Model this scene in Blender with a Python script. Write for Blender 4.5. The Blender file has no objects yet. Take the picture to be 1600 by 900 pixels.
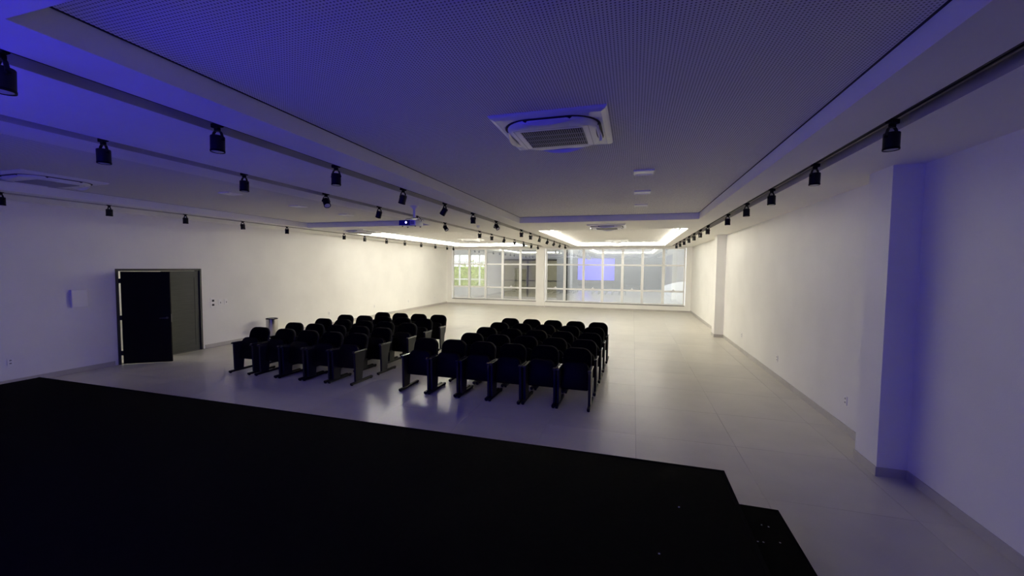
import bpy, bmesh, math, random
from mathutils import Vector, Matrix

random.seed(7)
SC = bpy.context.scene
COL = SC.collection

# ------------------------------------------------------------------ camera
F_PX, YAW, PITCH, ROLL = 637.04, 0.28823, 0.051336, 0.009715
CAM_H = 2.2
fwd = Vector((-math.sin(YAW) * math.cos(PITCH), math.cos(YAW) * math.cos(PITCH), -math.sin(PITCH)))
rgt = Vector((math.cos(YAW), math.sin(YAW), 0))
upv = rgt.cross(fwd)
r2 = rgt * math.cos(ROLL) + upv * math.sin(ROLL)
u2 = -rgt * math.sin(ROLL) + upv * math.cos(ROLL)
cam_d = bpy.data.cameras.new('camera')
cam = bpy.data.objects.new('camera', cam_d)
COL.objects.link(cam)
cam_d.sensor_width = 36.0
cam_d.lens = F_PX * 36.0 / 1600.0
cam_d.clip_start = 0.02
m3 = Matrix((r2, u2, -fwd)).transposed()
cam.matrix_world = Matrix.Translation((0, 0, CAM_H)) @ m3.to_4x4()
SC.camera = cam

# ------------------------------------------------------------------ world, exposure
SKY_STRENGTH = 4.6
w = bpy.data.worlds.new('overcast_sky')
SC.world = w
w.use_nodes = True
bgn = w.node_tree.nodes['Background']
bgn.inputs['Color'].default_value = (0.94, 0.96, 1.0, 1)
bgn.inputs['Strength'].default_value = SKY_STRENGTH
vs = SC.view_settings
vs.view_transform = 'Standard'
vs.look = 'None'
vs.gamma = 1.0
vs.exposure = 0.0
SC.cycles.max_bounces = 12
SC.cycles.diffuse_bounces = 8
SC.cycles.glossy_bounces = 6
SC.cycles.transmission_bounces = 8
SC.cycles.transparent_max_bounces = 12
SC.cycles.caustics_reflective = False
SC.cycles.caustics_refractive = False
SC.cycles.sample_clamp_indirect = 6.0
SC.cycles.use_denoising = True

LED_POWER = 138.0
LED_COLOR = (1.0, 0.96, 0.835)
SCREEN_POWER = 3.7
SCREEN_COLOR = (0.03, 0.018, 1.0)

# ------------------------------------------------------------------ materials
def mat(name, color=(.8, .8, .8), rough=.5, metal=0.0, spec=.5, emit=None, estr=0.0):
    m = bpy.data.materials.new(name)
    m.use_nodes = True
    b = m.node_tree.nodes['Principled BSDF']
    b.inputs['Base Color'].default_value = (*color, 1)
    b.inputs['Roughness'].default_value = rough
    b.inputs['Metallic'].default_value = metal
    b.inputs['Specular IOR Level'].default_value = spec
    if emit:
        b.inputs['Emission Color'].default_value = (*emit, 1)
        b.inputs['Emission Strength'].default_value = estr
    return m

def nodes(m):
    return m.node_tree.nodes, m.node_tree.links, m.node_tree.nodes['Principled BSDF']

def add_noise(m, scale=4.0, amount=.08, bump=0.0, bscale=60.0, stretch=None, rough_var=0.0):
    """colour variation (multiplying) plus optional fine bump, in object-independent world position"""
    n, l, b = nodes(m)
    g = n.new('ShaderNodeNewGeometry')
    vec = g.outputs['Position']
    if stretch:
        mp = n.new('ShaderNodeMapping')
        mp.inputs['Scale'].default_value = stretch
        l.new(vec, mp.inputs['Vector'])
        vec = mp.outputs['Vector']
    t = n.new('ShaderNodeTexNoise')
    t.inputs['Scale'].default_value = scale
    t.inputs['Detail'].default_value = 5
    l.new(vec, t.inputs['Vector'])
    c = b.inputs['Base Color'].default_value[:3]
    r = n.new('ShaderNodeValToRGB')
    r.color_ramp.elements[0].position = .3
    r.color_ramp.elements[1].position = .7
    r.color_ramp.elements[0].color = (*[x * (1 - amount) for x in c], 1)
    r.color_ramp.elements[1].color = (*[min(1, x * (1 + amount)) for x in c], 1)
    l.new(t.outputs['Fac'], r.inputs['Fac'])
    l.new(r.outputs['Color'], b.inputs['Base Color'])
    if rough_var:
        mr = n.new('ShaderNodeMapRange')
        ro = b.inputs['Roughness'].default_value
        mr.inputs['To Min'].default_value = ro - rough_var
        mr.inputs['To Max'].default_value = ro + rough_var
        l.new(t.outputs['Fac'], mr.inputs['Value'])
        l.new(mr.outputs['Result'], b.inputs['Roughness'])
    if bump:
        t2 = n.new('ShaderNodeTexNoise')
        t2.inputs['Scale'].default_value = bscale
        t2.inputs['Detail'].default_value = 3
        l.new(vec, t2.inputs['Vector'])
        bp = n.new('ShaderNodeBump')
        bp.inputs['Strength'].default_value = bump
        bp.inputs['Distance'].default_value = .01
        l.new(t2.outputs['Fac'], bp.inputs['Height'])
        l.new(bp.outputs['Normal'], b.inputs['Normal'])
    return m

M = {}
M['wall'] = add_noise(mat('wall_paint', (.90, .888, .845), .55, spec=.35), 1.2, .03, .12, 90)
M['wall_dark'] = mat('dark_stage_wall_paint', (.09, .09, .095), .7, spec=.2)
M['ceiling'] = add_noise(mat('ceiling_paint', (.91, .898, .865), .7, spec=.2), 1.5, .02)
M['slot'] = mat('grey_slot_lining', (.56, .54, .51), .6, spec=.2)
M['tile'] = add_noise(mat('porcelain_tile', (.62, .59, .52), .315, spec=.6), 2.2, .05, .04, 14, rough_var=.02)
M['grout'] = mat('grout', (.2, .19, .18), .8)
M['skirting'] = add_noise(mat('porcelain_skirting', (.52, .495, .46), .4), 3, .06)
M['black_metal'] = mat('black_powder_coat', (.007, .007, .006), .45, spec=.3)
M['black_plastic'] = mat('black_plastic', (.006, .0055, .0035), .55, spec=.12)
M['black_fabric'] = add_noise(mat('black_fabric', (.0055, .005, .0035), .95, spec=.06), 30, .3, .4, 400)
M['arm'] = mat('armrest_plastic', (.03, .03, .03), .25, spec=.6)
M['side'] = mat('charcoal_laminate', (.021, .0205, .019), .45, spec=.3)
M['carpet'] = add_noise(mat('black_carpet', (.0035, .003, .002), .95, spec=.03), 25, .5, .6, 500)
M['trim_dark'] = mat('stage_edge_trim', (.003, .003, .0025), .9, spec=.03)
M['white_plastic'] = mat('white_plastic', (.91, .90, .88), .35)
M['alu_white'] = mat('white_aluminium', (.90, .90, .88), .35)
M['gasket'] = mat('dark_gasket', (.10, .10, .10), .6)
M['grille'] = mat('dark_grille', (.035, .035, .035), .6)
M['slat'] = mat('grille_slat', (.42, .41, .40), .5)
M['steel'] = mat('brushed_steel', (.62, .61, .60), .22, metal=1.0)
M['gloss'] = mat('gloss_white_plastic', (.93, .92, .90), .3, spec=.9)
M['dark_steel'] = mat('dark_steel', (.12, .12, .11), .3, metal=1.0)
M['chrome'] = mat('chrome', (.75, .75, .75), .12, metal=1.0)
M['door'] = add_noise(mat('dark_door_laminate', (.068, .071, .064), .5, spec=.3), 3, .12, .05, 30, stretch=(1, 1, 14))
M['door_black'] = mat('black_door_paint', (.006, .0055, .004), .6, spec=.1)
M['jamb'] = mat('dark_jamb', (.03, .029, .028), .5)
M['lens'] = mat('lamp_lens', (.55, .55, .56), .15, spec=.6)
M['dark_hole'] = mat('dark_hole', (.02, .02, .02), .6)
M['socket_hole'] = mat('socket_recess', (.30, .30, .30), .5)
M['led'] = mat('led_diffuser', (.9, .9, .9), .5, emit=LED_COLOR, estr=LED_POWER)
M['screen'] = mat('projected_blue_screen', (.8, .8, .8), .8, emit=SCREEN_COLOR, estr=SCREEN_POWER)
M['beam'] = mat('projector_lens_glow', (.1, .1, .3), .2, emit=(.2, .2, 1.0), estr=9)
M['corridor_lamp'] = mat('corridor_lamp', (.9, .9, .9), .5, emit=(1, .97, .92), estr=14)
M['alu_grey'] = mat('grey_aluminium', (.45, .45, .45), .4, metal=.6)
M['out_wall'] = add_noise(mat('outdoor_grey_wall', (.50, .50, .50), .8), .8, .06)
M['court'] = add_noise(mat('courtyard_pale_wall', (.60, .595, .59), .8), .8, .05)
M['front_glow'] = mat('blue_glow_on_projector', (.02, .015, .30), .3)  # blue glow of lens and screen painted onto the white projector's front
M['out_white'] = mat('outdoor_white_paint', (.93, .93, .93), .7)
M['out_ground'] = add_noise(mat('outdoor_paving', (.46, .43, .40), .7), 2, .1)
M['out_olive'] = add_noise(mat('olive_cladding', (.36, .33, .22), .7), 2, .1)
M['out_dark'] = mat('dark_window_bar', (.05, .045, .035), .6)
M['red'] = mat('red_sign_paint', (.45, .12, .13), .6)
M['leaf'] = add_noise(mat('hedge_leaf', (.42, .50, .16), .7), 6, .5)

def perforated():
    m = mat('perforated_gypsum', (.70, .685, .665), .75, spec=.2)
    n, l, b = nodes(m)
    g = n.new('ShaderNodeNewGeometry')
    sc = n.new('ShaderNodeVectorMath'); sc.operation = 'SCALE'; sc.inputs['Scale'].default_value = 1 / .020
    l.new(g.outputs['Position'], sc.inputs[0])
    fr = n.new('ShaderNodeVectorMath'); fr.operation = 'FRACTION'
    l.new(sc.outputs[0], fr.inputs[0])
    sb = n.new('ShaderNodeVectorMath'); sb.operation = 'SUBTRACT'; sb.inputs[1].default_value = (.5, .5, 0)
    l.new(fr.outputs[0], sb.inputs[0])
    ml = n.new('ShaderNodeVectorMath'); ml.operation = 'MULTIPLY'; ml.inputs[1].default_value = (1, 1, 0)
    l.new(sb.outputs[0], ml.inputs[0])
    ln = n.new('ShaderNodeVectorMath'); ln.operation = 'LENGTH'
    l.new(ml.outputs[0], ln.inputs[0])
    lt = n.new('ShaderNodeMath'); lt.operation = 'LESS_THAN'; lt.inputs[1].default_value = .25
    l.new(ln.outputs['Value'], lt.inputs[0])
    mx = n.new('ShaderNodeMix'); mx.data_type = 'RGBA'
    mx.inputs['A'].default_value = (.89, .875, .855, 1)
    mx.inputs['B'].default_value = (.27, .265, .26, 1)
    l.new(lt.outputs[0], mx.inputs['Factor'])
    l.new(mx.outputs['Result'], b.inputs['Base Color'])
    return m
M['perf'] = perforated()

def glass():
    m = bpy.data.materials.new('reflective_window_glass')
    m.use_nodes = True
    n, l = m.node_tree.nodes, m.node_tree.links
    n.remove(n['Principled BSDF'])
    out = n['Material Output']
    t = n.new('ShaderNodeBsdfTransparent'); t.inputs['Color'].default_value = (.80, .815, .80, 1)
    gl = n.new('ShaderNodeBsdfGlossy'); gl.inputs['Roughness'].default_value = .0
    gl.inputs['Color'].default_value = (.95, .97, 1, 1)
    lw = n.new('ShaderNodeFresnel'); lw.inputs['IOR'].default_value = 1.5
    ma = n.new('ShaderNodeMath'); ma.operation = 'MULTIPLY_ADD'
    ma.inputs[1].default_value = 1.0; ma.inputs[2].default_value = .19
    l.new(lw.outputs[0], ma.inputs[0])
    mx = n.new('ShaderNodeMixShader')
    l.new(ma.outputs[0], mx.inputs[0]); l.new(t.outputs[0], mx.inputs[1]); l.new(gl.outputs[0], mx.inputs[2])
    l.new(mx.outputs[0], out.inputs['Surface'])
    return m
M['glass'] = glass()

# tiles: slight tone change from tile to tile
def tile_random():
    n, l, b = nodes(M['tile'])
    oi = n.new('ShaderNodeObjectInfo')
    mr = n.new('ShaderNodeMapRange')
    mr.inputs['To Min'].default_value = .95; mr.inputs['To Max'].default_value = 1.04
    l.new(oi.outputs['Random'], mr.inputs['Value'])
    src = b.inputs['Base Color'].links[0].from_socket
    vm = n.new('ShaderNodeVectorMath'); vm.operation = 'SCALE'
    l.new(src, vm.inputs[0]); l.new(mr.outputs['Result'], vm.inputs['Scale'])
    l.new(vm.outputs[0], b.inputs['Base Color'])
tile_random()

# ------------------------------------------------------------------ mesh helpers
def BM():
    return bmesh.new()

def box(bm, x0, x1, y0, y1, z0, z1, mtx=None):
    vs_ = [bm.verts.new(p) for p in ((x0, y0, z0), (x1, y0, z0), (x1, y1, z0), (x0, y1, z0),
                                     (x0, y0, z1), (x1, y0, z1), (x1, y1, z1), (x0, y1, z1))]
    if mtx:
        for v in vs_:
            v.co = mtx @ v.co
    for f in ((0, 3, 2, 1), (4, 5, 6, 7), (0, 1, 5, 4), (1, 2, 6, 5), (2, 3, 7, 6), (3, 0, 4, 7)):
        bm.faces.new([vs_[i] for i in f])
    return vs_

def lathe(bm, prof, seg=24, mtx=None, cap=True):
    """prof: (radius, z) from bottom to top"""
    rings = []
    for r, z in prof:
        ring = []
        for i in range(seg):
            a = 2 * math.pi * i / seg
            p = Vector((r * math.cos(a), r * math.sin(a), z))
            ring.append(bm.verts.new(mtx @ p if mtx else p))
        rings.append(ring)
    for a, b in zip(rings, rings[1:]):
        for i in range(seg):
            j = (i + 1) % seg
            bm.faces.new((a[i], a[j], b[j], b[i]))
    if cap:
        bm.faces.new(list(reversed(rings[0])))
        bm.faces.new(rings[-1])

def tube(bm, pts, r, seg=8):
    """round bar through a list of points"""
    rings = []
    pts = [Vector(p) for p in pts]
    for i, p in enumerate(pts):
        d = (pts[min(i + 1, len(pts) - 1)] - pts[max(i - 1, 0)]).normalized()
        a = d.orthogonal().normalized()
        b_ = d.cross(a)
        if rings:
            # keep rings aligned
            ref = (rings[-1][0].co - pts[i - 1])
            ref = (ref - d * ref.dot(d)).normalized()
            a = ref; b_ = d.cross(a)
        rings.append([bm.verts.new(p + a * r * math.cos(2 * math.pi * k / seg) + b_ * r * math.sin(2 * math.pi * k / seg)) for k in range(seg)])
    for A, B in zip(rings, rings[1:]):
        for k in range(seg):
            j = (k + 1) % seg
            bm.faces.new((A[k], A[j], B[j], B[k]))
    bm.faces.new(list(reversed(rings[0]))); bm.faces.new(rings[-1])

def prism(bm, outline, d0, d1, frame):
    """extrude a 2-D outline; frame(u, v, d) -> point"""
    a = [bm.verts.new(frame(u, v, d0)) for u, v in outline]
    b = [bm.verts.new(frame(u, v, d1)) for u, v in outline]
    n_ = len(outline)
    bm.faces.new(list(reversed(a))); bm.faces.new(b)
    for i in range(n_):
        j = (i + 1) % n_
        bm.faces.new((a[i], a[j], b[j], b[i]))

def rrect(w_, h_, r, n_=6, cx=0, cy=0):
    out = []
    for qx, qy, a0 in ((1, 1, 0), (-1, 1, 90), (-1, -1, 180), (1, -1, 270)):
        for k in range(n_ + 1):
            a = math.radians(a0 + 90 * k / n_)
            out.append((cx + qx * (w_ / 2 - r) + r * math.cos(a), cy + qy * (h_ / 2 - r) + r * math.sin(a)))
    return out

def obj(name, bm, m, parent=None, bevel=0.0, smooth=False, seg=2):
    bmesh.ops.recalc_face_normals(bm, faces=bm.faces)
    if bevel:
        bmesh.ops.bevel(bm, geom=[e for e in bm.edges if len(e.link_faces) == 2 and e.calc_face_angle(0) > .6],
                        offset=bevel, segments=seg, affect='EDGES', profile=.5, clamp_overlap=True)
    me = bpy.data.meshes.new(name)
    bm.to_mesh(me); bm.free()
    if smooth:
        for p in me.polygons:
            p.use_smooth = True
        try:
            me.set_sharp_from_angle(angle=math.radians(38))
        except Exception:
            pass
    for mm in (m if isinstance(m, (list, tuple)) else [m]):
        me.materials.append(mm)
    o = bpy.data.objects.new(name, me)
    COL.objects.link(o)
    if parent:
        o.parent = parent
    return o

def thing(name, label, cat, loc=(0, 0, 0), rz=0.0, group=None):
    o = bpy.data.objects.new(name, None)
    COL.objects.link(o)
    o.empty_display_size = .1
    o.location = loc; o.rotation_euler = (0, 0, rz)
    o['label'] = label; o['category'] = cat
    if group: o['group'] = group
    return o

def tag(o, label, cat, group=None, kind=None):
    o['label'] = label; o['category'] = cat
    if group: o['group'] = group
    if kind: o['kind'] = kind
    return o

def struct(o, label=None, cat=None):
    o['kind'] = 'structure'
    if label: o['label'] = label
    if cat: o['category'] = cat
    return o

def dup(src, parent=None):
    c = src.copy()
    COL.objects.link(c)
    if parent: c.parent = parent
    for ch in list(src.children):
        dup(ch, c)
    return c

ORD = ['first', 'second', 'third', 'fourth', 'fifth', 'sixth', 'seventh', 'eighth', 'ninth', 'tenth', 'eleventh', 'twelfth', 'thirteenth', 'fourteenth', 'fifteenth']

# ------------------------------------------------------------------ dimensions
XL, XR = -10.63, 2.82          # side walls
YB, YF = -.62, 22.2            # wall behind the stage, window wall
ZC, ZT = 3.29, 3.43            # ceiling, recessed panels
COFFERS = [                    # x0, x1, y0, y1, led?
    (-2.73, 1.36, 1.16, 9.82, False),
    (-9.18, -5.17, 1.16, 9.82, False),
    (-2.75, 1.41, 11.98, 20.68, True),
    (-9.18, -5.17, 11.98, 20.68, True),
]
SLOTS = [(-3.33, -3.13), (-4.71, -4.51), (-9.66, -9.46), (1.745, 1.945)]
SLOT_Y = (-1.0, 20.95)

# ------------------------------------------------------------------ floor
bm = BM(); box(bm, XL - .3, XR + .3, YB - .3, YF + .2, -.2, -.006)
floor = struct(obj('floor', bm, M['grout']), 'beige grey porcelain tiled floor of the hall', 'floor')
TP = 1.188
tile_meshes = {}
xs = [.083 + TP * k for k in range(-9, 4)]
ys = [5.548 + TP * k for k in range(-7, 15)]
def clampseg(a, b, lo, hi):
    return max(a, lo), min(b, hi)
for xa in xs:
    for ya in ys:
        x0, x1 = clampseg(xa, xa + TP, XL, XR)
        y0, y1 = clampseg(ya, ya + TP, YB, YF)
        if x1 - x0 < .02 or y1 - y0 < .02: continue
        key = (round(x1 - x0, 3), round(y1 - y0, 3))
        g = .0015
        if key not in tile_meshes:
            bm = BM(); box(bm, g, key[0] - g, g, key[1] - g, -.006, 0)
            o = obj('tile', bm, M['tile'], floor)
            tile_meshes[key] = o.data
        else:
            o = bpy.data.objects.new('tile', tile_meshes[key]); COL.objects.link(o); o.parent = floor
        o.location = (x0, y0, 0)

# ------------------------------------------------------------------ ceiling (lower plane with recesses)
holes = [(c[0], c[1], c[2], c[3], ZT + .09) for c in COFFERS] + [(s[0], s[1], SLOT_Y[0], SLOT_Y[1], ZC + .085) for s in SLOTS]
gx = sorted({XL - .2, XR + .2} | {h[0] for h in holes} | {h[1] for h in holes})
gy = sorted({YB - .2, YF + .1} | {h[2] for h in holes} | {h[3] for h in holes})
def hole_at(x, y):
    for h in holes:
        if h[0] < x < h[1] and h[2] < y < h[3]: return h
    return None
bm = BM()
def quad(bm, *p):
    bm.faces.new([bm.verts.new(q) for q in p])
for i in range(len(gx) - 1):
    for j in range(len(gy) - 1):
        xm, ym = (gx[i] + gx[i + 1]) / 2, (gy[j] + gy[j + 1]) / 2
        h = hole_at(xm, ym)
        if h is None:
            quad(bm, (gx[i], gy[j], ZC), (gx[i], gy[j + 1], ZC), (gx[i + 1], gy[j + 1], ZC), (gx[i + 1], gy[j], ZC))
for h in holes:
    x0, x1, y0, y1, zt = h
    n_before = len(bm.faces)
    quad(bm, (x0, y0, ZC), (x1, y0, ZC), (x1, y0, zt), (x0, y0, zt))
    quad(bm, (x1, y1, ZC), (x0, y1, ZC), (x0, y1, zt), (x1, y1, zt))
    quad(bm, (x0, y1, ZC), (x0, y0, ZC), (x0, y0, zt), (x0, y1, zt))
    quad(bm, (x1, y0, ZC), (x1, y1, ZC), (x1, y1, zt), (x1, y0, zt))
    quad(bm, (x0, y0, zt), (x1, y0, zt), (x1, y1, zt), (x0, y1, zt))
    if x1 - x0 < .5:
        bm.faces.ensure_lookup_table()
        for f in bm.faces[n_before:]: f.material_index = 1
bmesh.ops.remove_doubles(bm, verts=bm.verts, dist=.0005)
box(bm, XL - .3, XR + .3, YB - .3, YF + .2, 3.6, 3.75)
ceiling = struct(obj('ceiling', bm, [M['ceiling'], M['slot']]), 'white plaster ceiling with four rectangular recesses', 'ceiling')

# perforated panels of the recesses
GAP = {False: .018, True: .15}
for (x0, x1, y0, y1, led) in COFFERS:
    g = GAP[led]
    ysp = [y0 + g] + ([1.80, 3.88, 5.95, 8.06] if not led else [y0 + 2.05, y0 + 4.1, y0 + 6.2]) + [y1 - g]
    for a, b in zip(ysp, ysp[1:]):
        bm = BM()
        box(bm, x0 + g, x1 - g, a + .0015, b - .0015, ZT, ZT + .02)
        obj('perforated_panel', bm, M['perf'], ceiling)
    if not led:
        bm = BM()
        for q in ((x0, x0 + g, y0, y1), (x1 - g, x1, y0, y1), (x0 + g, x1 - g, y0, y0 + g), (x0 + g, x1 - g, y1 - g, y1)):
            box(bm, *q, ZT - .001, ZT + .012)
        obj('shadow_gap', bm, M['black_metal'], ceiling)

# ------------------------------------------------------------------ walls
DY0, DY1, DZ = 5.95, 7.76, 2.08
bm = BM()
box(bm, XL - .2, XL, YB - .2, DY0, 0, ZC + .3)
box(bm, XL - .2, XL, DY1, YF + .2, 0, ZC + .3)
box(bm, XL - .2, XL, DY0, DY1, DZ, ZC + .3)
wall_left = struct(obj('wall_left', bm, M['wall']), 'long white left wall with a double door', 'wall')
bm = BM(); box(bm, XR, XR + .2, YB - .2, YF + .2, 0, ZC + .3)
wall_right = struct(obj('wall_right', bm, M['wall']), 'long white right wall with shallow columns', 'wall')
for (ya, yb) in ((5.21, 5.65), (14.4, 14.85)):
    bm = BM(); box(bm, 2.55, XR, ya, yb, 0, ZC)
    obj('column', bm, M['wall'], wall_right)
bm = BM(); box(bm, XL - .2, XR + .2, YB - .2, YB, 0, ZC + .3)
wall_back = struct(obj('wall_back', bm, M['wall_dark']), 'dark painted wall behind the stage', 'wall')
WZ0, WZ1 = .31, 3.25
bm = BM()
box(bm, XL - .2, XR + .2, YF, YF + .2, 0, WZ0)
box(bm, XL - .2, XR + .2, YF, YF + .2, WZ1, ZC + .3)
box(bm, XL - .2, -10.33, YF, YF + .2, WZ0, WZ1)
box(bm, -5.12, -4.68, YF, YF + .2, WZ0, WZ1)
box(bm, 2.55, XR + .2, YF, YF + .2, WZ0, WZ1)
wall_far = struct(obj('wall_far', bm, M['wall']), 'white far wall framing the two wide windows', 'wall')
bm = BM(); box(bm, -5.15, -4.70, YF - .12, YF, 0, ZC)
obj('column', bm, M['wall'], wall_far)

# skirting
def skirt(name, segs):
    bm = BM()
    for s in segs: box(bm, *s)
    return struct(obj(name, bm, M['skirting']), None)
SH = .10
skirt('baseboard_left', [(XL, XL + .012, YB, DY0 - .06, 0, SH), (XL, XL + .012, DY1 + .06, YF, 0, SH)])
rs = []
yy = YB
for (ya, yb) in ((5.21, 5.65), (14.4, 14.85)):
    rs.append((XR - .012, XR, yy, ya - .012, 0, SH))
    rs.append((2.55 - .012, XR, ya - .012, ya, 0, SH))
    rs.append((2.55 - .012, 2.55, ya, yb, 0, SH))
    rs.append((2.55 - .012, XR, yb, yb + .012, 0, SH))
    yy = yb + .012
rs.append((XR - .012, XR, yy, YF, 0, SH))
skirt('baseboard_right', rs)
skirt('baseboard_far', [(XL, -5.162, YF - .012, YF, 0, .07), (-4.688, XR, YF - .012, YF, 0, .07), (-5.162, -4.688, YF - .132, YF - .12, 0, .07)])

# ------------------------------------------------------------------ windows
def window(name, label, vx, zs, latch_cells, big):
    y0, y1 = YF + .02, YF + .10
    x0, x1 = vx[0], vx[-1]
    bm = BM()
    t = .07
    box(bm, x0 - t / 2, x1 + t / 2, y0, y1, zs[0], zs[0] + t)
    box(bm, x0 - t / 2, x1 + t / 2, y0, y1, zs[-1] - t, zs[-1])
    box(bm, x0 - t / 2, x0 + t / 2, y0, y1, zs[0] + t, zs[-1] - t)
    box(bm, x1 - t / 2, x1 + t / 2, y0, y1, zs[0] + t, zs[-1] - t)
    win = struct(obj(name, bm, M['alu_white'], bevel=.004, seg=1), label, 'window')
    for x in vx[1:-1]:
        bm = BM(); box(bm, x - .065, x + .065, y0 - .03, y1 + .02, zs[0] + .002, zs[-1] - .002)
        obj('mullion', bm, M['alu_white'], win, bevel=.006, seg=1)
    for a, b in zip(vx, vx[1:]):
        for z in zs[1:-1]:
            bm = BM(); box(bm, a + .036, b - .036, y0, y1, z - .042, z + .042)
            obj('transom', bm, M['alu_white'], win, bevel=.004, seg=1)
        for c, d in zip(zs, zs[1:]):
            bm = BM(); box(bm, a + .03, b - .03, y0 + .036, y0 + .044, c + .03, d - .03)
            obj('pane', bm, M['glass'], win)
    for k in latch_cells:
        xm = (vx[k] + vx[k + 1]) / 2
        bm = BM(); box(bm, xm - .07, xm + .07, y0 - .03, y0, zs[1] + .03, zs[1] + .075)
        box(bm, xm - .02, xm + .02, y0 - .05, y0 - .03, zs[1] + .04, zs[1] + .12)
        obj('latch', bm, M['alu_white'], win, bevel=.004, seg=1)
    bm = BM(); box(bm, x0 - .05, x1 + .05, YF - .015, YF + .10, zs[0] - .03, zs[0])
    obj('sill_strip', bm, M['gasket'], win)
    return win
ZS = [WZ0 + .01, 1.03, 2.355, WZ1]
window('window_1', 'left wide white framed window of fifteen panes beside the pillar', [-10.23, -9.21, -8.19, -7.16, -6.11, -5.18], ZS, [3], False)
window('window_2', 'right wide white framed window reflecting a blue screen', [-4.60, -3.59, -2.57, -1.56, -.54, .46, 1.48, 2.48], ZS, [0, 2, 4, 6], True)

# ------------------------------------------------------------------ door
bm = BM()
J = .05
box(bm, XL - .16, XL + .02, DY0, DY0 + J, 0, DZ)
box(bm, XL - .16, XL + .02, DY1 - J, DY1, 0, DZ)
box(bm, XL - .16, XL + .02, DY0 + J, DY1 - J, DZ - J, DZ)
door = struct(obj('door_1', bm, M['jamb'], bevel=.004, seg=1), 'dark double door in the left wall, its near leaf standing open', 'door')
def leaf(width, m):
    """leaf in local coordinates: hinge on the z axis, leaf along +x, face towards -y"""
    bm = BM(); box(bm, 0, width, -.02, .02, .015, DZ - J - .008)
    return obj('door_leaf', bm, m, door, bevel=.003, seg=1)
W_LEAF = .875
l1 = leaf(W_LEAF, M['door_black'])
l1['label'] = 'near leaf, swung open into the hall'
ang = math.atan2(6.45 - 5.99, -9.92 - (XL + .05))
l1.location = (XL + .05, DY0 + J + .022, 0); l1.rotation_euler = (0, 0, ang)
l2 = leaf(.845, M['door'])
l2['label'] = 'far leaf, shut, with a dark upright groove'
l2.location = (XL - .035, DY1 - J - .002, 0); l2.rotation_euler = (0, 0, -math.pi / 2)
# groove strips, handles, hinges
for lf, wd in ((l1, W_LEAF), (l2, .845)):
    for xg in (.11, wd - .11):
        if lf is l1 or xg > .4: continue
        for s in (-1, 1):
            bm = BM(); box(bm, xg - .009, xg + .009, s * .0205 - .002, s * .0205 + .002, .14, DZ - .22)
            obj('groove', bm, M['dark_hole'], lf)
    if lf is l1:
        for s in (-1, 1):
            bm = BM()
            lathe(bm, [(.026, 0), (.026, .008)], 16, Matrix.Translation((wd - .07, s * .02, 1.0)) @ Matrix.Rotation(-s * math.pi / 2, 4, 'X'))
            tube(bm, [(wd - .07, s * .02, 1.0), (wd - .07, s * .06, 1.0), (wd - .085, s * .066, 1.0), (wd - .19, s * .066, 1.0)], .009)
            h_ = obj('handle', bm, M['dark_steel'], lf, smooth=True); h_['label'] = 'metal lever handle'
        bm = BM(); box(bm, wd - .0005, wd + .002, -.011, .011, .9, 1.08)
        obj('lock_plate', bm, M['dark_steel'], lf)
    for zc in (.25, 1.02, 1.82):
        bm = BM(); lathe(bm, [(.009, zc - .05), (.009, zc + .05)], 10, Matrix.Translation((-.006, .0, 0)))
        box(bm, -.04, 0.0, -.006, .006, zc - .05, zc + .05)
        obj('hinge', bm, M['black_metal'], lf)
# corridor beyond the door
bm = BM()
box(bm, XL - 2.0, XL - 1.9, DY0 - 2, DY1 + 2, 0, 2.8)
box(bm, XL - 2.0, XL - .2, DY0 - 2.1, DY0 - 2, 0, 2.8)
box(bm, XL - 2.0, XL - .2, DY1 + 2, DY1 + 2.1, 0, 2.8)
box(bm, XL - 2.0, XL - .2, DY0 - 2.1, DY1 + 2.1, 2.8, 2.9)
struct(obj('wall_corridor', bm, M['wall']), 'white corridor wall beyond the open door', 'wall')
bm = BM(); box(bm, XL - 2.0, XL - .16, DY0 - 2.1, DY1 + 2.1, -.1, 0.0)
struct(obj('floor_corridor', bm, M['tile']), 'corridor floor beyond the open door', 'floor')
t = thing('corridor_light', 'white ceiling light in the corridor beyond the open door', 'light', (XL - 1.0, DY0 + .3, 2.79))
bm = BM(); box(bm, -.3, .3, -.3, .3, -.04, 0); obj('housing', bm, M['white_plastic'], t, bevel=.005, seg=1)
bm = BM(); box(bm, -.27, .27, -.27, .27, -.046, -.041); obj('diffuser', bm, M['corridor_lamp'], t)

# ------------------------------------------------------------------ LED strips
for (x0, x1, y0, y1, led), side in zip(COFFERS, ('', '', 'right', 'left')):
    if not led: continue
    t = thing('cove_light', 'lit white strip light running round the far %s ceiling recess' % side, 'light', ((x0 + x1) / 2, (y0 + y1) / 2, ZT))
    a, b = .085, .115
    hx, hy = (x1 - x0) / 2, (y1 - y0) / 2
    zb, zt_ = -.030, .02
    for s in ((-hx + a, -hx + b, -hy + a, hy - a), (hx - b, hx - a, -hy + a, hy - a),
              (-hx + b, hx - b, -hy + a, -hy + b), (-hx + b, hx - b, hy - b, hy - a)):
        bm = BM(); box(bm, s[0], s[1], s[2], s[3], zb, zt_)
        obj('led_strip', bm, M['led'], t)
        e = .014
        bm = BM(); box(bm, s[0] - e, s[1] + e, s[2] - e, s[3] + e, zb - .008, zb)
        obj('bottom_cap', bm, M['alu_grey'], t)
    c = a - .012
    for s in ((-hx + c, -hx + a, -hy + c, hy - c), (hx - a, hx - c, -hy + c, hy - c),
              (-hx + a, hx - a, -hy + c, -hy + a), (-hx + a, hx - a, hy - a, hy - c)):
        bm = BM(); box(bm, s[0], s[1], s[2], s[3], .008, zt_)
        obj('strip_profile', bm, M['alu_grey'], t)

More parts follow.
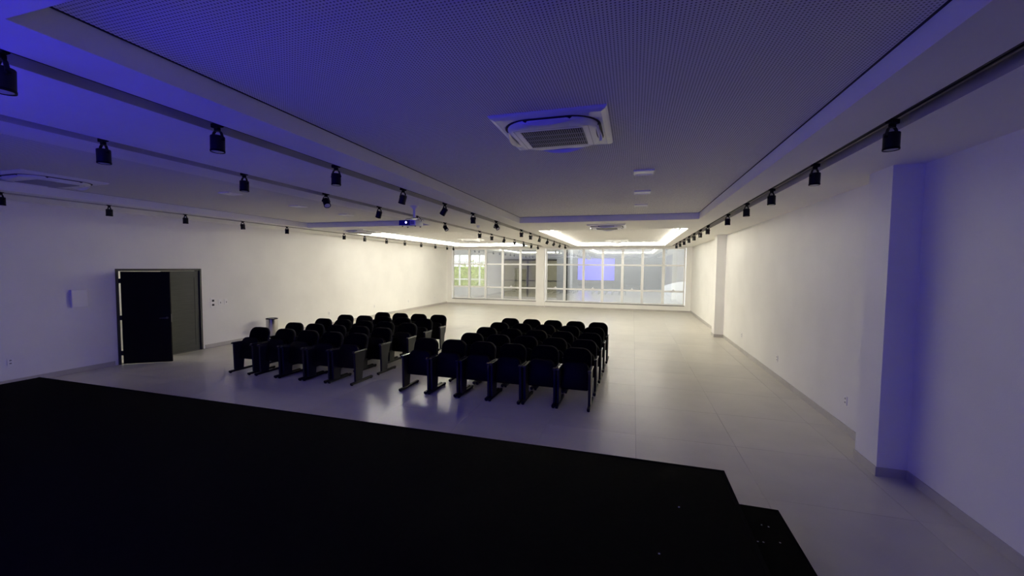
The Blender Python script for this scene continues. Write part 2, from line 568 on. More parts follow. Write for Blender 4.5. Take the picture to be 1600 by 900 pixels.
# ------------------------------------------------------------------ tracks and spotlights
TRACKS = [
    # name, inner x, side sign, lamp ys, aims
    ('the ceiling track beside the left edge of the near middle recess', -3.13, -1,
     [(1.335, 0, 0), (2.49, 0, 0), (3.84, 0, 0), (5.22, -.35, .1), (6.57, -.75, .1), (7.89, 0, 0), (9.37, .75, -.35), (11.69, 0, 0), (12.81, 0, 0),
      (14.15, -.3, 0), (15.52, -.55, 0), (16.87, -.6, 0), (18.29, -.5, 0), (19.75, .5, -.3)]),
    ('the second ceiling track left of the near middle recess', -4.51, -1,
     [(2.51, 0, 0), (3.89, 0, 0), (5.27, .7, -.4), (6.65, -.4, .1), (8.05, .5, .2), (9.43, .8, -.25), (11.85, 0, 0), (12.97, 0, 0), (14.35, -.4, 0),
      (15.72, 0, 0), (17.1, .2, .2), (18.49, -.2, .3), (19.85, .3, 0)]),
    ('the ceiling track nearest the left wall', -9.46, -1,
     [(3.9, 0, 0), (5.28, 0, 0), (6.65, 0, 0), (8.03, .12, 0), (9.41, 0, 0), (11.82, 0, 0), (12.94, 0, 0), (14.33, 0, 0), (15.7, 0, 0), (17.13, 0, 0), (18.55, 0, 0), (19.9, 0, 0), (20.68, .2, 0)]),
    ('the ceiling track nearest the right wall', 1.745, 1,
     [(3.73, 0, 0), (5.06, 0, 0), (6.46, 0, 0), (7.76, 0, 0), (9.19, 0, 0), (11.5, 0, 0), (12.71, 0, 0), (13.95, 0, 0), (15.2, 0, 0), (16.55, 0, 0), (17.95, 0, 0), (19.4, 0, 0)]),
]
RAIL_OFF, RAIL_W, RAIL_Z = .042, .036, ZC + .022

def make_spot():
    t = bpy.data.objects.new('track_spotlight', None); COL.objects.link(t); t.empty_display_size = .1
    bm = BM(); box(bm, -.05, .05, -.017, .017, -.034, .0); box(bm, -.022, .022, -.014, .014, -.06, -.034)
    obj('adapter', bm, M['black_plastic'], t, bevel=.004, seg=1)
    # yoke: a flat inverted U, legs spreading to the pivots on the housing sides
    bm = BM()
    pts = [(-.055, 0, -.136), (-.0535, 0, -.118), (-.036, 0, -.074), (-.020, 0, -.060), (.020, 0, -.060), (.036, 0, -.074), (.0535, 0, -.118), (.055, 0, -.136)]
    up = Vector((0, 1, 0))
    prev = None
    for i, p in enumerate(pts):
        p = Vector(p)
        d = (Vector(pts[min(i + 1, 7)]) - Vector(pts[max(i - 1, 0)])).normalized()
        nrm = d.cross(up).normalized()
        ring = [bm.verts.new(p + nrm * a * .0035 + up * b_ * .010) for a, b_ in ((-1, -1), (1, -1), (1, 1), (-1, 1))]
        if prev:
            for k in range(4):
                bm.faces.new((prev[k], prev[(k + 1) % 4], ring[(k + 1) % 4], ring[k]))
        else:
            bm.faces.new(ring)
        prev = ring
    bm.faces.new(list(reversed(prev)))
    obj('yoke', bm, M['black_metal'], t)
    # housing, pivot at its origin, shining along -z
    bm = BM()
    lathe(bm, [(.042, -.090), (.050, -.093), (.050, .024), (.048, .029), (.041, .032)], 28)
    h = obj('housing', bm, M['black_metal'], t, smooth=True)
    h.location = (0, 0, -.131)
    bm = BM()
    lathe(bm, [(.050, -.096), (.0515, -.094), (.0515, -.082), (.050, -.080)], 28, cap=False)
    obj('front_ring', bm, M['black_plastic'], h, smooth=True)
    bm = BM()
    lathe(bm, [(.041, -.0915), (.026, -.0965), (.010, -.0925), (.006, -.0935)], 24)
    ln_ = obj('lens', bm, M['lens'], h, smooth=True); ln_['label'] = 'pale glass lens'
    for s in (-1, 1):
        bm = BM(); lathe(bm, [(.012, 0), (.012, .010), (.008, .013)], 12, Matrix.Translation((s * .050, 0, 0)) @ Matrix.Rotation(s * math.pi / 2, 4, 'Y'))
        obj('pivot_knob', bm, M['black_plastic'], h)
    return t
spot0 = make_spot(); used = False
for (where, xi, sg, lamps), short in zip(TRACKS, ('track left of middle recess', 'second track from middle', 'track by left wall', 'track by right wall')):
    xr = xi + sg * (RAIL_OFF + RAIL_W / 2)
    y0, y1 = SLOT_Y[0] + .05, SLOT_Y[1] - .05
    t = thing('light_track', 'black rail recessed in a slot: ' + short, 'track light rail', (xr, 0, RAIL_Z))
    hw = RAIL_W / 2
    prof = [(-hw, 0), (-.009, 0), (-.009, .012), (.009, .012), (.009, 0), (hw, 0), (hw, ZC + .085 - RAIL_Z), (-hw, ZC + .085 - RAIL_Z)]
    bm = BM(); 
    a = [bm.verts.new((u, y0, v)) for u, v in prof]; b = [bm.verts.new((u, y1, v)) for u, v in prof]
    for i in range(8):
        j = (i + 1) % 8
        bm.faces.new((a[i], a[j], b[j], b[i]))
    bm.faces.new(a); bm.faces.new(list(reversed(b)))
    obj('rail', bm, M['black_metal'], t)
    for ye in (y0 - .012, y1):
        bm = BM(); box(bm, -hw - .001, hw + .001, ye, ye + .012, -.002, .03); obj('end_cap', bm, M['black_plastic'], t)
    for i, (y, ax, ay) in enumerate(lamps):
        if not used: s = spot0; used = True
        else: s = dup(spot0)
        s.location = (xr, y, RAIL_Z + .004)
        tilt = math.atan2(math.hypot(ax, ay), 1)
        s.rotation_euler = (0, 0, (math.atan2(ay, ax) - math.pi / 2) if tilt > 0 else random.uniform(-.12, .12) + (.55 if sg > 0 else 0))
        for ch in s.children:
            if ch.name.startswith('housing'):
                ch.rotation_euler = (tilt if tilt > 0 else random.uniform(-.02, .02), 0, 0)
        pose = 'hanging straight down' if math.hypot(ax, ay) < .15 else ('tilted to the left' if ax < 0 else 'tilted to the right')
        tag(s, 'black spotlight %s, %s from the stage, %s' % (pose, ORD[i], short), 'spotlight', 'black spotlights on ' + where)

# ------------------------------------------------------------------ air conditioners (ceiling cassettes)
def make_ac():
    t = bpy.data.objects.new('ceiling_air_conditioner', None); COL.objects.link(t)
    H = .475
    # outer cover plate, chamfered
    bm = BM()
    rings = []
    for hw, z in ((H, 0), (H, -.010), (H - .012, -.022), (H - .045, -.034), (H - .052, -.032)):
        rings.append([bm.verts.new((sx * hw, sy * hw, z)) for sx, sy in ((-1, -1), (1, -1), (1, 1), (-1, 1))])
    for A, B in zip(rings, rings[1:]):
        for i in range(4):
            bm.faces.new((A[i], A[(i + 1) % 4], B[(i + 1) % 4], B[i]))
    bm.faces.new(rings[-1]); bm.faces.new(rings[0])
    obj('cover_plate', bm, M['gloss'], t)
    # dark air channel round the raised centre
    bm = BM(); prism(bm, rrect(.82, .82, .25, 8), -.0355, -.028, lambda u, v, d: Vector((u, v, d)))
    obj('air_channel', bm, M['dark_hole'], t)
    # raised centre
    bm = BM()
    rings = []
    for wd_, rr, z in ((.78, .235, -.030), (.78, .235, -.042), (.765, .228, -.054), (.73, .212, -.066), (.69, .19, -.073), (.65, .17, -.076)):
        rings.append([bm.verts.new((u, v, z)) for u, v in rrect(wd_, wd_, rr, 8)])
    for A, B in zip(rings, rings[1:]):
        for i in range(len(A)):
            j = (i + 1) % len(A)
            bm.faces.new((A[i], A[j], B[j], B[i]))
    bm.faces.new(rings[0]); bm.faces.new(rings[-1])
    c = obj('intake_panel', bm, M['gloss'], t, smooth=True)
    bm = BM(); box(bm, -.265, .265, -.225, .225, -.0775, -.0755)
    obj('grille_back', bm, M['grille'], c)
    bm = BM()
    n_ = 29
    for i in range(n_):
        x = -.258 + .516 * i / (n_ - 1)
        box(bm, x - .0030, x + .0030, -.225, .225, -.0825, -.0775)
    for k in range(1, 4):
        y = -.225 + .45 * k / 4
        box(bm, -.265, .265, y - .004, y + .004, -.083, -.0775)
    obj('grille_slats', bm, M['slat'], c)['kind'] = 'stuff'
    bm = BM()
    for s in (-1, 1):
        box(bm, -.315, .315, s * .268 - .002, s * .268 + .002, -.0768, -.0755)
        box(bm, s * .315 - .002, s * .315 + .002, -.27, .27, -.0768, -.0755)
    obj('panel_seam', bm, M['slat'], c)
    # dark oval air outlets on the two flanks and the back, louvre in each
    for k in range(4):
        bm = BM()
        pts = [(-.20 + .40 * i / 12, .03 * math.sqrt(max(0, 1 - ((i - 6) / 6) ** 2))) for i in range(13)]
        lo = [bm.verts.new((u, .394, -.036)) for u, e in pts]
        hi = [bm.verts.new((u, .392 - e, -.042 - e * .95)) for u, e in pts]
        hi2 = [bm.verts.new((u, .388 - e, -.036)) for u, e in pts]
        for i in range(12):
            bm.faces.new((lo[i], lo[i + 1], hi[i + 1], hi[i])); bm.faces.new((hi[i], hi[i + 1], hi2[i + 1], hi2[i])); bm.faces.new((hi2[i], hi2[i + 1], lo[i + 1], lo[i]))
        bmesh.ops.rotate(bm, verts=bm.verts, cent=(0, 0, 0), matrix=Matrix.Rotation(k * math.pi / 2, 3, 'Z'))
        obj('air_outlet', bm, M['dark_hole'], t)
    # four curved louvres, hanging open
    for k in range(4):
        bm = BM()
        L, n2 = .21, 10
        front, back = [], []
        for i in range(n2 + 1):
            u = -L + 2 * L * i / n2
            e = 1 - (u / L) ** 2
            front.append(((u, .365 + .024 * e, -.062 + .012 * e), (u, .378 + .030 * e, -.064 - .032 * e)))
        top = [bm.verts.new(a) for a, b in front]; bot = [bm.verts.new(b) for a, b in front]
        top2 = [bm.verts.new(Vector(a) + Vector((0, .006, .002))) for a, b in front]; bot2 = [bm.verts.new(Vector(b) + Vector((0, .006, .002))) for a, b in front]
        for i in range(n2):
            bm.faces.new((top[i], top[i + 1], bot[i + 1], bot[i])); bm.faces.new((top2[i + 1], top2[i], bot2[i], bot2[i + 1]))
            bm.faces.new((bot[i], bot[i + 1], bot2[i + 1], bot2[i])); bm.faces.new((top[i + 1], top[i], top2[i], top2[i + 1]))
        bm.faces.new((top[0], bot[0], bot2[0], top2[0])); bm.faces.new((top[-1], top2[-1], bot2[-1], bot[-1]))
        bmesh.ops.rotate(bm, verts=bm.verts, cent=(0, 0, 0), matrix=Matrix.Rotation(k * math.pi / 2, 3, 'Z'))
        obj('louvre', bm, M['gloss'], t, smooth=True)
    return t
ac0 = make_ac()
ACS = [((-.695, 3.67, ZT), 'white four way ceiling air conditioner in the near middle recess'),
       ((-.68, 10.93, ZC), 'white ceiling air conditioner on the beam between the two middle recesses'),
       ((-.72, 19.1, ZT), 'white ceiling air conditioner in the far lit middle recess near the windows'),
       ((-8.25, 3.85, ZT), 'white ceiling air conditioner in the near left recess at the photo edge'),
       ((-8.2, 10.9, ZC), 'white ceiling air conditioner on the beam between the two left recesses'),
       ((-7.1, 17.3, ZT), 'white ceiling air conditioner in the far lit left recess')]
for i, (p, lab) in enumerate(ACS):
    a = ac0 if i == 0 else dup(ac0)
    a.location = p
    tag(a, lab, 'air conditioner', 'ceiling air conditioners')

# ------------------------------------------------------------------ unlit linear ceiling lights
DL = [(.10, 5.53, 'nearest of the three small white ceiling lights in the near middle recess'),
      (.11, 6.97, 'middle one of the three small white ceiling lights in the near middle recess'),
      (.115, 8.40, 'farthest of the three small white ceiling lights in the near middle recess'),
      (-6.72, 5.45, 'nearest of the three small white ceiling lights in the near left recess'),
      (-6.75, 6.97, 'middle one of the three small white ceiling lights in the near left recess'),
      (-6.72, 8.42, 'farthest of the three small white ceiling lights in the near left recess')]
d0 = None
for i, (x, y, lab) in enumerate(DL):
    if d0 is None:
        d0 = bpy.data.objects.new('ceiling_light', None); COL.objects.link(d0)
        bm = BM()
        for (a, b, c, d) in ((-.125, .125, -.125, -.105), (-.125, .125, .105, .125), (-.125, -.105, -.105, .105), (.105, .125, -.105, .105)):
            box(bm, a, b, c, d, -.018, 0)
        obj('frame', bm, M['gloss'], d0)
        bm = BM(); box(bm, -.105, .105, -.105, .105, -.012, 0); obj('diffuser', bm, M['gloss'], d0)
        o = d0
    else:
        o = dup(d0)
    o.location = (x, y, ZT)
    tag(o, lab, 'ceiling light', 'small unlit ceiling lights')

# ------------------------------------------------------------------ dome cameras / detectors
for i, (x, y, lab) in enumerate(((-3.95, 10.15, 'small white ceiling detector left of the dark dome camera'), (-3.5, 10.2, 'small dark dome camera on the ceiling, right of the white detector'))):
    t = thing('ceiling_detector' if i == 0 else 'dome_camera', lab, 'detector' if i == 0 else 'camera', (x, y, ZC))
    bm = BM(); lathe(bm, [(.055, -.03), (.06, -.02), (.06, 0)], 20); obj('base', bm, M['white_plastic'], t, smooth=True)
    bm = BM(); lathe(bm, [(.008, -.085), (.03, -.078), (.044, -.06), (.048, -.03)], 20)
    obj('dome', bm, M['white_plastic'] if i == 0 else M['black_plastic'], t, smooth=True)

# ------------------------------------------------------------------ projector
t = thing('projector', 'small white projector hanging on a ceiling pole, its blue lens glowing', 'projector', (-3.84, 6.66, ZC))
bm = BM(); lathe(bm, [(.022, -.06), (.03, -.05), (.085, -.008), (.09, 0)], 24); obj('ceiling_plate', bm, M['white_plastic'], t, smooth=True)
bm = BM(); lathe(bm, [(.022, -.22), (.022, -.055)], 16); obj('pole', bm, M['white_plastic'], t, smooth=True)
bm = BM()
box(bm, -.05, .05, -.05, .05, -.235, -.215)
for sx, sy in ((-1, -1), (1, -1), (1, 1), (-1, 1)):
    tube(bm, [(sx * .03, sy * .03, -.225), (sx * .12, sy * .09, -.240), (sx * .13, sy * .10, -.265)], .007, 6)
obj('bracket', bm, M['chrome'], t)
bm = BM(); box(bm, -.23, .11, -.15, .13, -.365, -.262)
b_ = obj('body', bm, M['white_plastic'], t, bevel=.018, smooth=True)
bm = BM(); lathe(bm, [(.040, 0), (.040, .022), (.034, .026)], 24, Matrix.Translation((-.07, -.147, -.312)) @ Matrix.Rotation(math.pi / 2, 4, 'X')); obj('lens_ring', bm, M['black_plastic'], b_, smooth=True)
bm = BM(); lathe(bm, [(.020, 0), (.018, .004)], 20, Matrix.Translation((-.07, -.172, -.312)) @ Matrix.Rotation(math.pi / 2, 4, 'X')); o = obj('lens', bm, M['beam'], b_); o['label'] = 'glowing blue lens'
bm = BM()
for k in range(7):
    box(bm, .01 + k * .011, .015 + k * .011, -.152, -.149, -.345, -.285)
obj('vent_slots', bm, M['dark_hole'], b_)
bm = BM(); box(bm, -.225, .0, -.153, -.149, -.358, -.269); o = obj('front_blue_glow', bm, M['front_glow'], b_, bevel=.001, seg=1); o['label'] = 'front face with the blue glow painted in'
bm = BM()
for sx in (-1, 1):
    for sy in (-1, 1):
        lathe(bm, [(.012, -.378), (.014, -.36)], 10, Matrix.Translation((-.06 + sx * .13, sy * .09, 0)))
obj('foot', bm, M['black_plastic'], b_)
bm = BM(); tube(bm, [(0.01, .02, -.20), (.04, .06, -.18), (.07, .10, -.22), (.085, .135, -.29), (.06, .128, -.32)], .006, 6)
obj('cable', bm, M['black_plastic'], t, smooth=True)

# ------------------------------------------------------------------ projected screen on the wall behind the stage
t = thing('projection_screen', 'wide projection screen on the stage wall glowing plain blue, seen mirrored in the window', 'screen', (-3.88, YB, 2.03))
SW, SHH = 1.95, 1.16
bm = BM(); box(bm, -SW, SW, .03, .034, -SHH, SHH); o = obj('screen_surface', bm, M['screen'], t)
bm = BM(); box(bm, -SW - .06, SW + .06, .005, .03, -SHH - .05, SHH + .05); obj('backing', bm, M['black_fabric'], t)
bm = BM(); box(bm, -SW - .06, SW + .06, .003, .028, SHH + .052, SHH + .09); obj('roller_case', bm, M['white_plastic'], t)
bm = BM(); tube(bm, [(-SW - .05, .022, -SHH - .055), (SW + .05, .022, -SHH - .055)], .014, 10); obj('weight_bar', bm, M['black_metal'], t, smooth=True)

# ------------------------------------------------------------------ stage
SX0, SX1, SY1, SZ = -8.75, .81, 3.89, .43
t = thing('stage_platform', 'low black carpeted stage platform filling the foreground', 'stage', (0, 0, 0))
bm = BM(); box(bm, SX0 + .01, SX1 - .01, YB + .01, SY1 - .01, 0, SZ - .012); obj('riser', bm, M['trim_dark'], t)
bm = BM(); box(bm, SX0, SX1 - .03, YB + .01, SY1 - .03, SZ - .012, SZ); obj('carpet', bm, M['carpet'], t)
bm = BM()
box(bm, SX0, SX1, SY1 - .03, SY1, SZ - .035, SZ + .003)
box(bm, SX1 - .03, SX1, YB + .01, SY1 - .03, SZ - .035, SZ + .003)
obj('edge_trim', bm, M['trim_dark'], t, bevel=.004)
t = thing('stage_step', 'low black carpeted step beside the right end of the stage', 'step', (0, 0, 0))
bm = BM(); box(bm, SX1 + .004, 1.185, YB + .9, 3.75, 0, .208); obj('riser', bm, M['trim_dark'], t)
bm = BM(); box(bm, SX1 + .004, 1.17, YB + .9, 3.735, .208, .22); obj('carpet', bm, M['carpet'], t)
bm = BM(); box(bm, SX1 + .004, 1.195, 3.735, 3.76, .19, .222); box(bm, 1.17, 1.195, YB + .9, 3.735, .19, .222); obj('edge_trim', bm, M['trim_dark'], t, bevel=.004)

SCRAPS = [(1.002, 3.494, .2205), (1.047, 3.484, .2205), (.917, 3.267, .2205), (.955, 3.271, .2205), (1.069, 3.30, .2205), (.369, 3.179, .4305), (.197, 2.608, .4305)]
# small bright scraps lying on the stage and step
SCRAP_PLACE = ['back left of the five on the low step', 'back right of the five on the low step', 'front left of the five on the low step', 'front middle of the five on the low step', 'front right of the five on the low step', 'farther of two on the stage', 'nearer of two on the stage']
for (x, y, z), place in zip(SCRAPS, SCRAP_PLACE):
    bm = BM()
    a = random.uniform(0, 3)
    m_ = Matrix.Translation((x, y, z)) @ Matrix.Rotation(a, 4, 'Z')
    prism(bm, [(-.006, -.004), (.005, -.005), (.007, .003), (-.003, .006)], 0, .002, lambda u, v, d: m_ @ Vector((u, v, d)))
    tag(obj('paper_scrap', bm, M['gloss']), 'tiny bright scrap on black carpet, ' + place, 'scrap', 'tiny scraps on the step carpet' if z < .3 else 'tiny scraps on the stage carpet')

# ------------------------------------------------------------------ chairs
def cushion(bm, w_, h_, r_top, r_bot, th, n_=8):
    """upholstered pad: outline in x / z (z from 0 to h), thickness along y, softly rounded rim"""
    def outline(inset):
        W, out = w_ / 2 - inset, []
        for (cx, cz, r, a0) in ((W - (r_top - inset), h_ - inset - (r_top - inset), r_top - inset, 0), (-W + (r_top - inset), h_ - inset - (r_top - inset), r_top - inset, 90),
                                (-W + max(r_bot - inset, .004), inset + max(r_bot - inset, .004), max(r_bot - inset, .004), 180), (W - max(r_bot - inset, .004), inset + max(r_bot - inset, .004), max(r_bot - inset, .004), 270)):
            for k in range(n_ + 1):
                a = math.radians(a0 + 90 * k / n_)
                # crown the top edge a little
                out.append((cx + r * math.cos(a), cz + r * math.sin(a)))
        return out
    layers = [(.018, -th / 2), (.005, -th / 2 + .010), (0, -th / 2 + .024), (0, th / 2 - .012), (.006, th / 2 - .003), (.014, th / 2)]
    rings = []
    for ins, y in layers:
        rings.append([bm.verts.new((x, y, z)) for x, z in outline(ins)])
    for A, B in zip(rings, rings[1:]):
        for i in range(len(A)):
            j = (i + 1) % len(A)
            bm.faces.new((A[i], A[j], B[j], B[i]))
    bm.faces.new(list(reversed(rings[0]))); bm.faces.new(rings[-1])

def make_chair():
    t = bpy.data.objects.new('auditorium_chair', None); COL.objects.link(t)
    PX = .246
    for s in (-1, 1):
        bm = BM()
        box(bm, s * PX - .024, s * PX + .024, .0, .63, .012, .052)
        f = obj('foot', bm, M['black_metal'], t, bevel=.006, seg=1)
        for yy_ in (.03, .60):
            bm = BM(); lathe(bm, [(.020, 0), (.022, .004), (.018, .013)], 12, Matrix.Translation((s * PX, yy_, 0)))
            obj('glide', bm, M['black_plastic'], f)
        bm = BM()
        prism(bm, [(.115, .05), (.31, .05), (.335, .30), (.425, .585), (.10, .585), (.108, .30)], s * PX - .020, s * PX + .020, lambda u, v, d: Vector((d, u, v)))
        obj('side_panel', bm, M['side'], t, bevel=.005, seg=1)
        bm = BM()
        prism(bm, [(.07, .583), (.44, .583), (.455, .596), (.45, .616), (.10, .620), (.075, .612), (.065, .598)], s * PX - .027, s * PX + .027, lambda u, v, d: Vector((d, u, v)))
        obj('armrest', bm, M['arm'], t, bevel=.007, seg=2)
    # backrest, leaning back
    bm = BM(); cushion(bm, .455, .50, .14, .05, .075)
    b = obj('backrest', bm, M['black_fabric'], t, smooth=True)
    b.location = (0, .395, .395); b.rotation_euler = (math.radians(-15), 0, 0)
    bm = BM(); cushion(bm, .473, .515, .148, .056, .03)
    sh = obj('back_shell', bm, M['side'], b, smooth=True); sh.location = (0, .044, -.006)
    # tip-up seat, folded against the back
    bm = BM(); cushion(bm, .440, .445, .13, .03, .085)
    q = obj('seat', bm, M['black_fabric'], t, smooth=True)
    q.location = (0, .245, .258); q.rotation_euler = (math.radians(-11), 0, 0)
    bm = BM(); cushion(bm, .430, .435, .12, .028, .02)
    o = obj('seat_shell', bm, M['black_plastic'], q, smooth=True); o.location = (0, -.046, .005)
    bm = BM(); tube(bm, [(-PX + .02, .30, .40), (PX - .02, .30, .40)], .013, 10); box(bm, -PX + .018, PX - .018, .30, .34, .30, .345)
    obj('cross_bar', bm, M['black_metal'], t)
    return t
chair0 = make_chair(); chair_used = False
ROWN = ['front', 'second', 'third', 'fourth', 'back']
ROWY = [6.19, 7.0, 7.83, 8.67, 9.52]
RX = [-3.62, -3.07, -2.51, -1.96, -1.40, -.85]
right = [[x + .015 * i for x in (RX if i == 0 else RX[1:])] for i in range(5)]
left = [[-5.13, -5.70, -6.28, -6.86, -7.53], [-5.12, -5.69, -6.27, -6.86, -7.43], [-4.99, -5.60, -6.17, -6.77, -7.35],
        [-5.04, -5.64, -6.21, -6.79, -7.37], [-5.06, -5.66, -6.23, -6.82]]
for block, rows in (('right', right), ('left', left)):
    for i, r in enumerate(rows):
        for k, x in enumerate(sorted(r)):
            if not chair_used: c = chair0; chair_used = True
            else: c = dup(chair0)
            c.location = (x, ROWY[i] + random.uniform(-.012, .012), 0)
            c.rotation_euler = (0, 0, random.uniform(-.012, .012))
            tag(c, 'black chair with tipped up seat, %s from left, %s row, %s block' % (ORD[k], ROWN[i], block), 'chair', 'black chairs of the %s seating block' % block)

# ------------------------------------------------------------------ bin
t = thing('waste_bin', 'tall round stainless steel bin against the left wall behind the chairs', 'bin', (-10.2, 9.47, 0))
bm = BM(); lathe(bm, [(.148, 0), (.152, .01), (.152, .60)], 32); obj('body', bm, M['steel'], t, smooth=True)
bm = BM(); lathe(bm, [(.153, .60), (.160, .604), (.160, .618), (.150, .622), (.126, .622), (.120, .60)], 32, cap=False)
obj('lid_rim', bm, M['black_plastic'], t, smooth=True)
bm = BM(); lathe(bm, [(.122, .60), (.122, .612)], 24); obj('lid_flap', bm, M['steel'], t)
bm = BM(); lathe(bm, [(.156, 0), (.156, .03)], 32); obj('base_ring', bm, M['black_plastic'], t, smooth=True)

# ------------------------------------------------------------------ wall boxes, switches, sockets
t = thing('wall_box', 'square white box on the left wall near the double door', 'electrical box', (XL, 5.33, 1.49))
bm = BM(); box(bm, 0, .045, -.125, .125, -.175, .175); obj('box', bm, M['gloss'], t, bevel=.004, seg=1)
bm = BM(); box(bm, .045, .049, -.115, .115, -.165, .165); obj('cover', bm, M['gloss'], t, bevel=.0015, seg=1)

def plate_local(t, hw, hh, holes_):
    bm = BM(); box(bm, 0, .010, -hw, hw, -hh, hh); p = obj('plate', bm, M['gloss'], t, bevel=.003, seg=1)
    for (y, z, a, b, kind) in holes_:
        bm = BM(); box(bm, .0095, .013 if kind == 'rocker' else .0115, y - a, y + a, z - b, z + b)
        obj('rocker' if kind == 'rocker' else 'socket_hole', bm, M['gloss'] if kind == 'rocker' else M['socket_hole' if kind == 's' else 'dark_hole'], p, bevel=.001 if kind == 'rocker' else 0, seg=1)
t = thing('double_socket', 'tall white plate with two dark sockets on the left wall just right of the door', 'socket', (XL, 8.04, 1.18))
plate_local(t, .06, .13, [(.01, .055, .03, .026, 'h'), (.01, -.055, .03, .026, 'h')])
t = thing('light_switch', 'white switch plate between two others right of the door', 'switch', (XL, 8.235, 1.18))
plate_local(t, .045, .075, [(-.015, .01, .012, .045, 'rocker'), (.018, -.012, .008, .02, 'h')])
t = thing('light_switch', 'white switch plate farthest right of the three beside the door', 'switch', (XL, 8.40, 1.185))
plate_local(t, .045, .075, [(-.015, .01, .012, .045, 'rocker'), (.018, -.012, .008, .02, 'h')])
SOCK = [(XL, 12.33, .45, 0, 'first low white socket on the left wall past the bin'), (XL, 15.07, .46, 0, 'second low white socket on the left wall past the bin'),
        (XL, 17.83, .46, 0, 'third low white socket on the left wall past the bin'), (XL, 20.61, .46, 0, 'low white socket on the left wall nearest the window'),
        (XL, 4.36, .42, 0, 'low white socket on the left wall just beyond the stage end'),
        (XR, 6.54, .43, math.pi, 'white socket on the right wall, nearest the near column'), (XR, 9.3, .42, math.pi, 'white socket on the right wall midway between the columns'),
        (XR, 12.11, .44, math.pi, 'white socket on the right wall, nearest the far column')]
s0 = None
for (x, y, z, rz, lab) in SOCK:
    if s0 is None:
        s0 = bpy.data.objects.new('wall_socket', None); COL.objects.link(s0)
        plate_local(s0, .04, .062, [(0, .026, .014, .011, 's'), (0, -.026, .014, .011, 's')])
        o = s0
    else: o = dup(s0)
    o.location = (x, y, z); o.rotation_euler = (0, 0, rz)
    tag(o, lab, 'socket', 'low wall sockets')

# ------------------------------------------------------------------ beyond the windows
bm = BM(); box(bm, -22, 12, YF + .2, 40, -.25, -.05)
struct(obj('floor_outside', bm, M['out_ground']), 'grey paved ground outside the windows', 'ground')
# covered passage on the left: roof slab added to shade it, back wall with window opening
bm = BM()
box(bm, -16, -4.75, YF + .2, 30.2, 3.5, 3.7)
struct(obj('shading_roof_outside', bm, M['out_white']), 'roof slab added to shade the passage outside the left window', 'roof')
YO = 30.0
bm = BM()
box(bm, -11.1, -4.0, YO, YO + .2, -.05, 3.5)
box(bm, -16, -11.1, YO, YO + .2, -.05, .55)
box(bm, -16, -11.1, YO, YO + .2, 3.1, 3.5)
box(bm, -16, -14.6, YO, YO + .2, .55, 3.1)
wo = struct(obj('wall_outside', bm, M['out_wall']), 'grey wall at the end of the covered passage', 'wall')
bm = BM()
for x in (-14.2, -13.3, -12.4, -11.6):
    box(bm, x - .06, x + .06, YO + .05, YO + .12, .55, 3.1)
for z in (1.2, 2.55):
    box(bm, -14.6, -11.1, YO + .06, YO + .11, z - .05, z + .05)
struct(obj('window_3', bm, M['out_white']), 'white barred window of the passage with green hedge behind', 'window')
# olive cladding with dark bars
for x0, x1 in ((-9.5, -7.7), (-7.6, -5.2)):
    bm = BM(); box(bm, x0, x1, YO - .04, YO, -.05, 2.7); obj('cladding', bm, M['out_olive'], wo)
for (x0, x1, z0, z1) in ((-7.7, -7.6, -.05, 2.7), (-9.6, -9.5, -.05, 2.7), (-9.6, -5.2, 2.7, 2.8), (-9.5, -7.7, 1.15, 1.22), (-7.6, -5.2, 1.15, 1.22)):
    bm = BM(); box(bm, x0, x1, YO - .07, YO, z0, z1); obj('bar', bm, M['out_dark'], wo)
# light wall behind the right window
YW = 26.3
bm = BM()
box(bm, -4.75, 4.2, YW, YW + .2, -.05, 4.2)
w2 = struct(obj('wall_courtyard', bm, M['court']), 'pale grey courtyard wall behind the right window', 'wall')
bm = BM(); box(bm, -4.75, -4.25, YW - .10, YW, -.05, 4.2); obj('pilaster', bm, M['out_wall'], w2)
bm = BM(); box(bm, -4.22, -4.06, YW - .04, YW, -.05, 4.2); obj('dark_strip', bm, M['out_dark'], w2)
bm = BM(); box(bm, -3.9, -3.75, YW - .08, YW, -.05, 4.2); obj('pilaster', bm, M['out_white'], w2)
bm = BM(); box(bm, -3.75, 3.0, YW - .12, YW, -.05, .82); obj('brightening_band', bm, M['out_white'], w2)  # white band added to brighten the view through the lower panes
bm = BM(); box(bm, 3.0, 3.2, YF + .2, YW, -.05, 4.2)
w3 = struct(obj('wall_courtyard_side', bm, M['out_wall']), 'pale side wall of the courtyard behind the right window', 'wall')
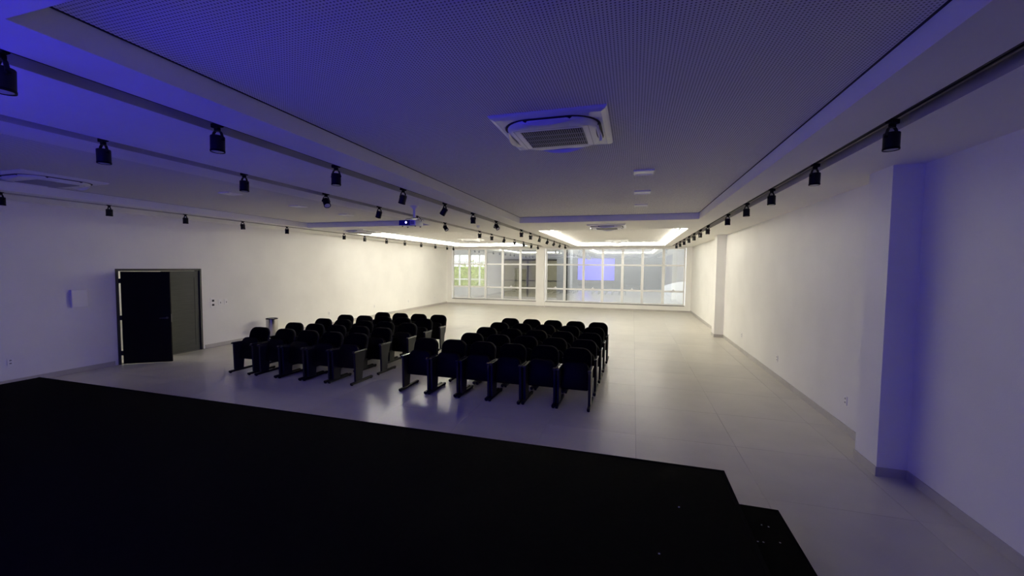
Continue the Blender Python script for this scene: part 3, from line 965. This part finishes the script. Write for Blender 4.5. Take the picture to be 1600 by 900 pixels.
# white slope added for a bright patch, tilted to catch more sky
bm = BM()
top = [(1.6 + 1.33 * k / 12, 1.20 + .32 * math.sin(math.pi / 2 * k / 12)) for k in range(13)]
fr = [bm.verts.new((x, 24.0, 0.0)) for x, z in top]
bk = [bm.verts.new((x, 25.2, z)) for x, z in top]
bk2 = [bm.verts.new((x, 25.3, 0.0)) for x, z in top]
for k in range(12):
    bm.faces.new((fr[k], fr[k + 1], bk[k + 1], bk[k])); bm.faces.new((bk[k], bk[k + 1], bk2[k + 1], bk2[k])); bm.faces.new((bk2[k], bk2[k + 1], fr[k + 1], fr[k]))
bm.faces.new((fr[0], bk[0], bk2[0])); bm.faces.new((fr[-1], bk2[-1], bk[-1]))
for v in bm.verts: v.co.z -= .05
tag(obj('sky_catching_slope', bm, M['out_white']), 'added white slope catching the sky light outside the right end of the window', 'cover')
# red upright sign on the side wall
t = thing('wall_sign', 'faded red upright sign on the pale wall outside the right window', 'sign', (3.0, 25.0, 0))
bm = BM(); prism(bm, rrect(.34, .40, .15, 6, 0, 2.75), -.03, -.012, lambda u, v, d: Vector((d, u, v))); obj('emblem', bm, M['red'], t)
bm = BM(); box(bm, -.03, -.012, -.09, .09, 1.75, 2.45); obj('strip', bm, M['red'], t)
bm = BM(); box(bm, -.012, 0, -.22, .22, 1.68, 3.02); obj('board', bm, M['out_white'], t)
# hedge beyond the passage window
bm = BM()
rnd = random.Random(3)
for k in range(1500):
    c = Vector((rnd.uniform(-19, -12), rnd.uniform(33, 34.2), rnd.uniform(0, 2.5 + .4 * math.sin(k))))
    a = Vector((rnd.uniform(-1, 1), rnd.uniform(-1, 1), rnd.uniform(-1, 1))).normalized() * rnd.uniform(.08, .16)
    b = a.orthogonal().normalized() * .07
    bm.faces.new([bm.verts.new(c + a), bm.verts.new(c + b), bm.verts.new(c - a), bm.verts.new(c - b)])
box(bm, -19, -12, 33.4, 33.8, -.05, 2.2)
tag(obj('hedge', bm, M['leaf']), 'bright green hedge seen through the far passage window', 'hedge', kind='stuff')
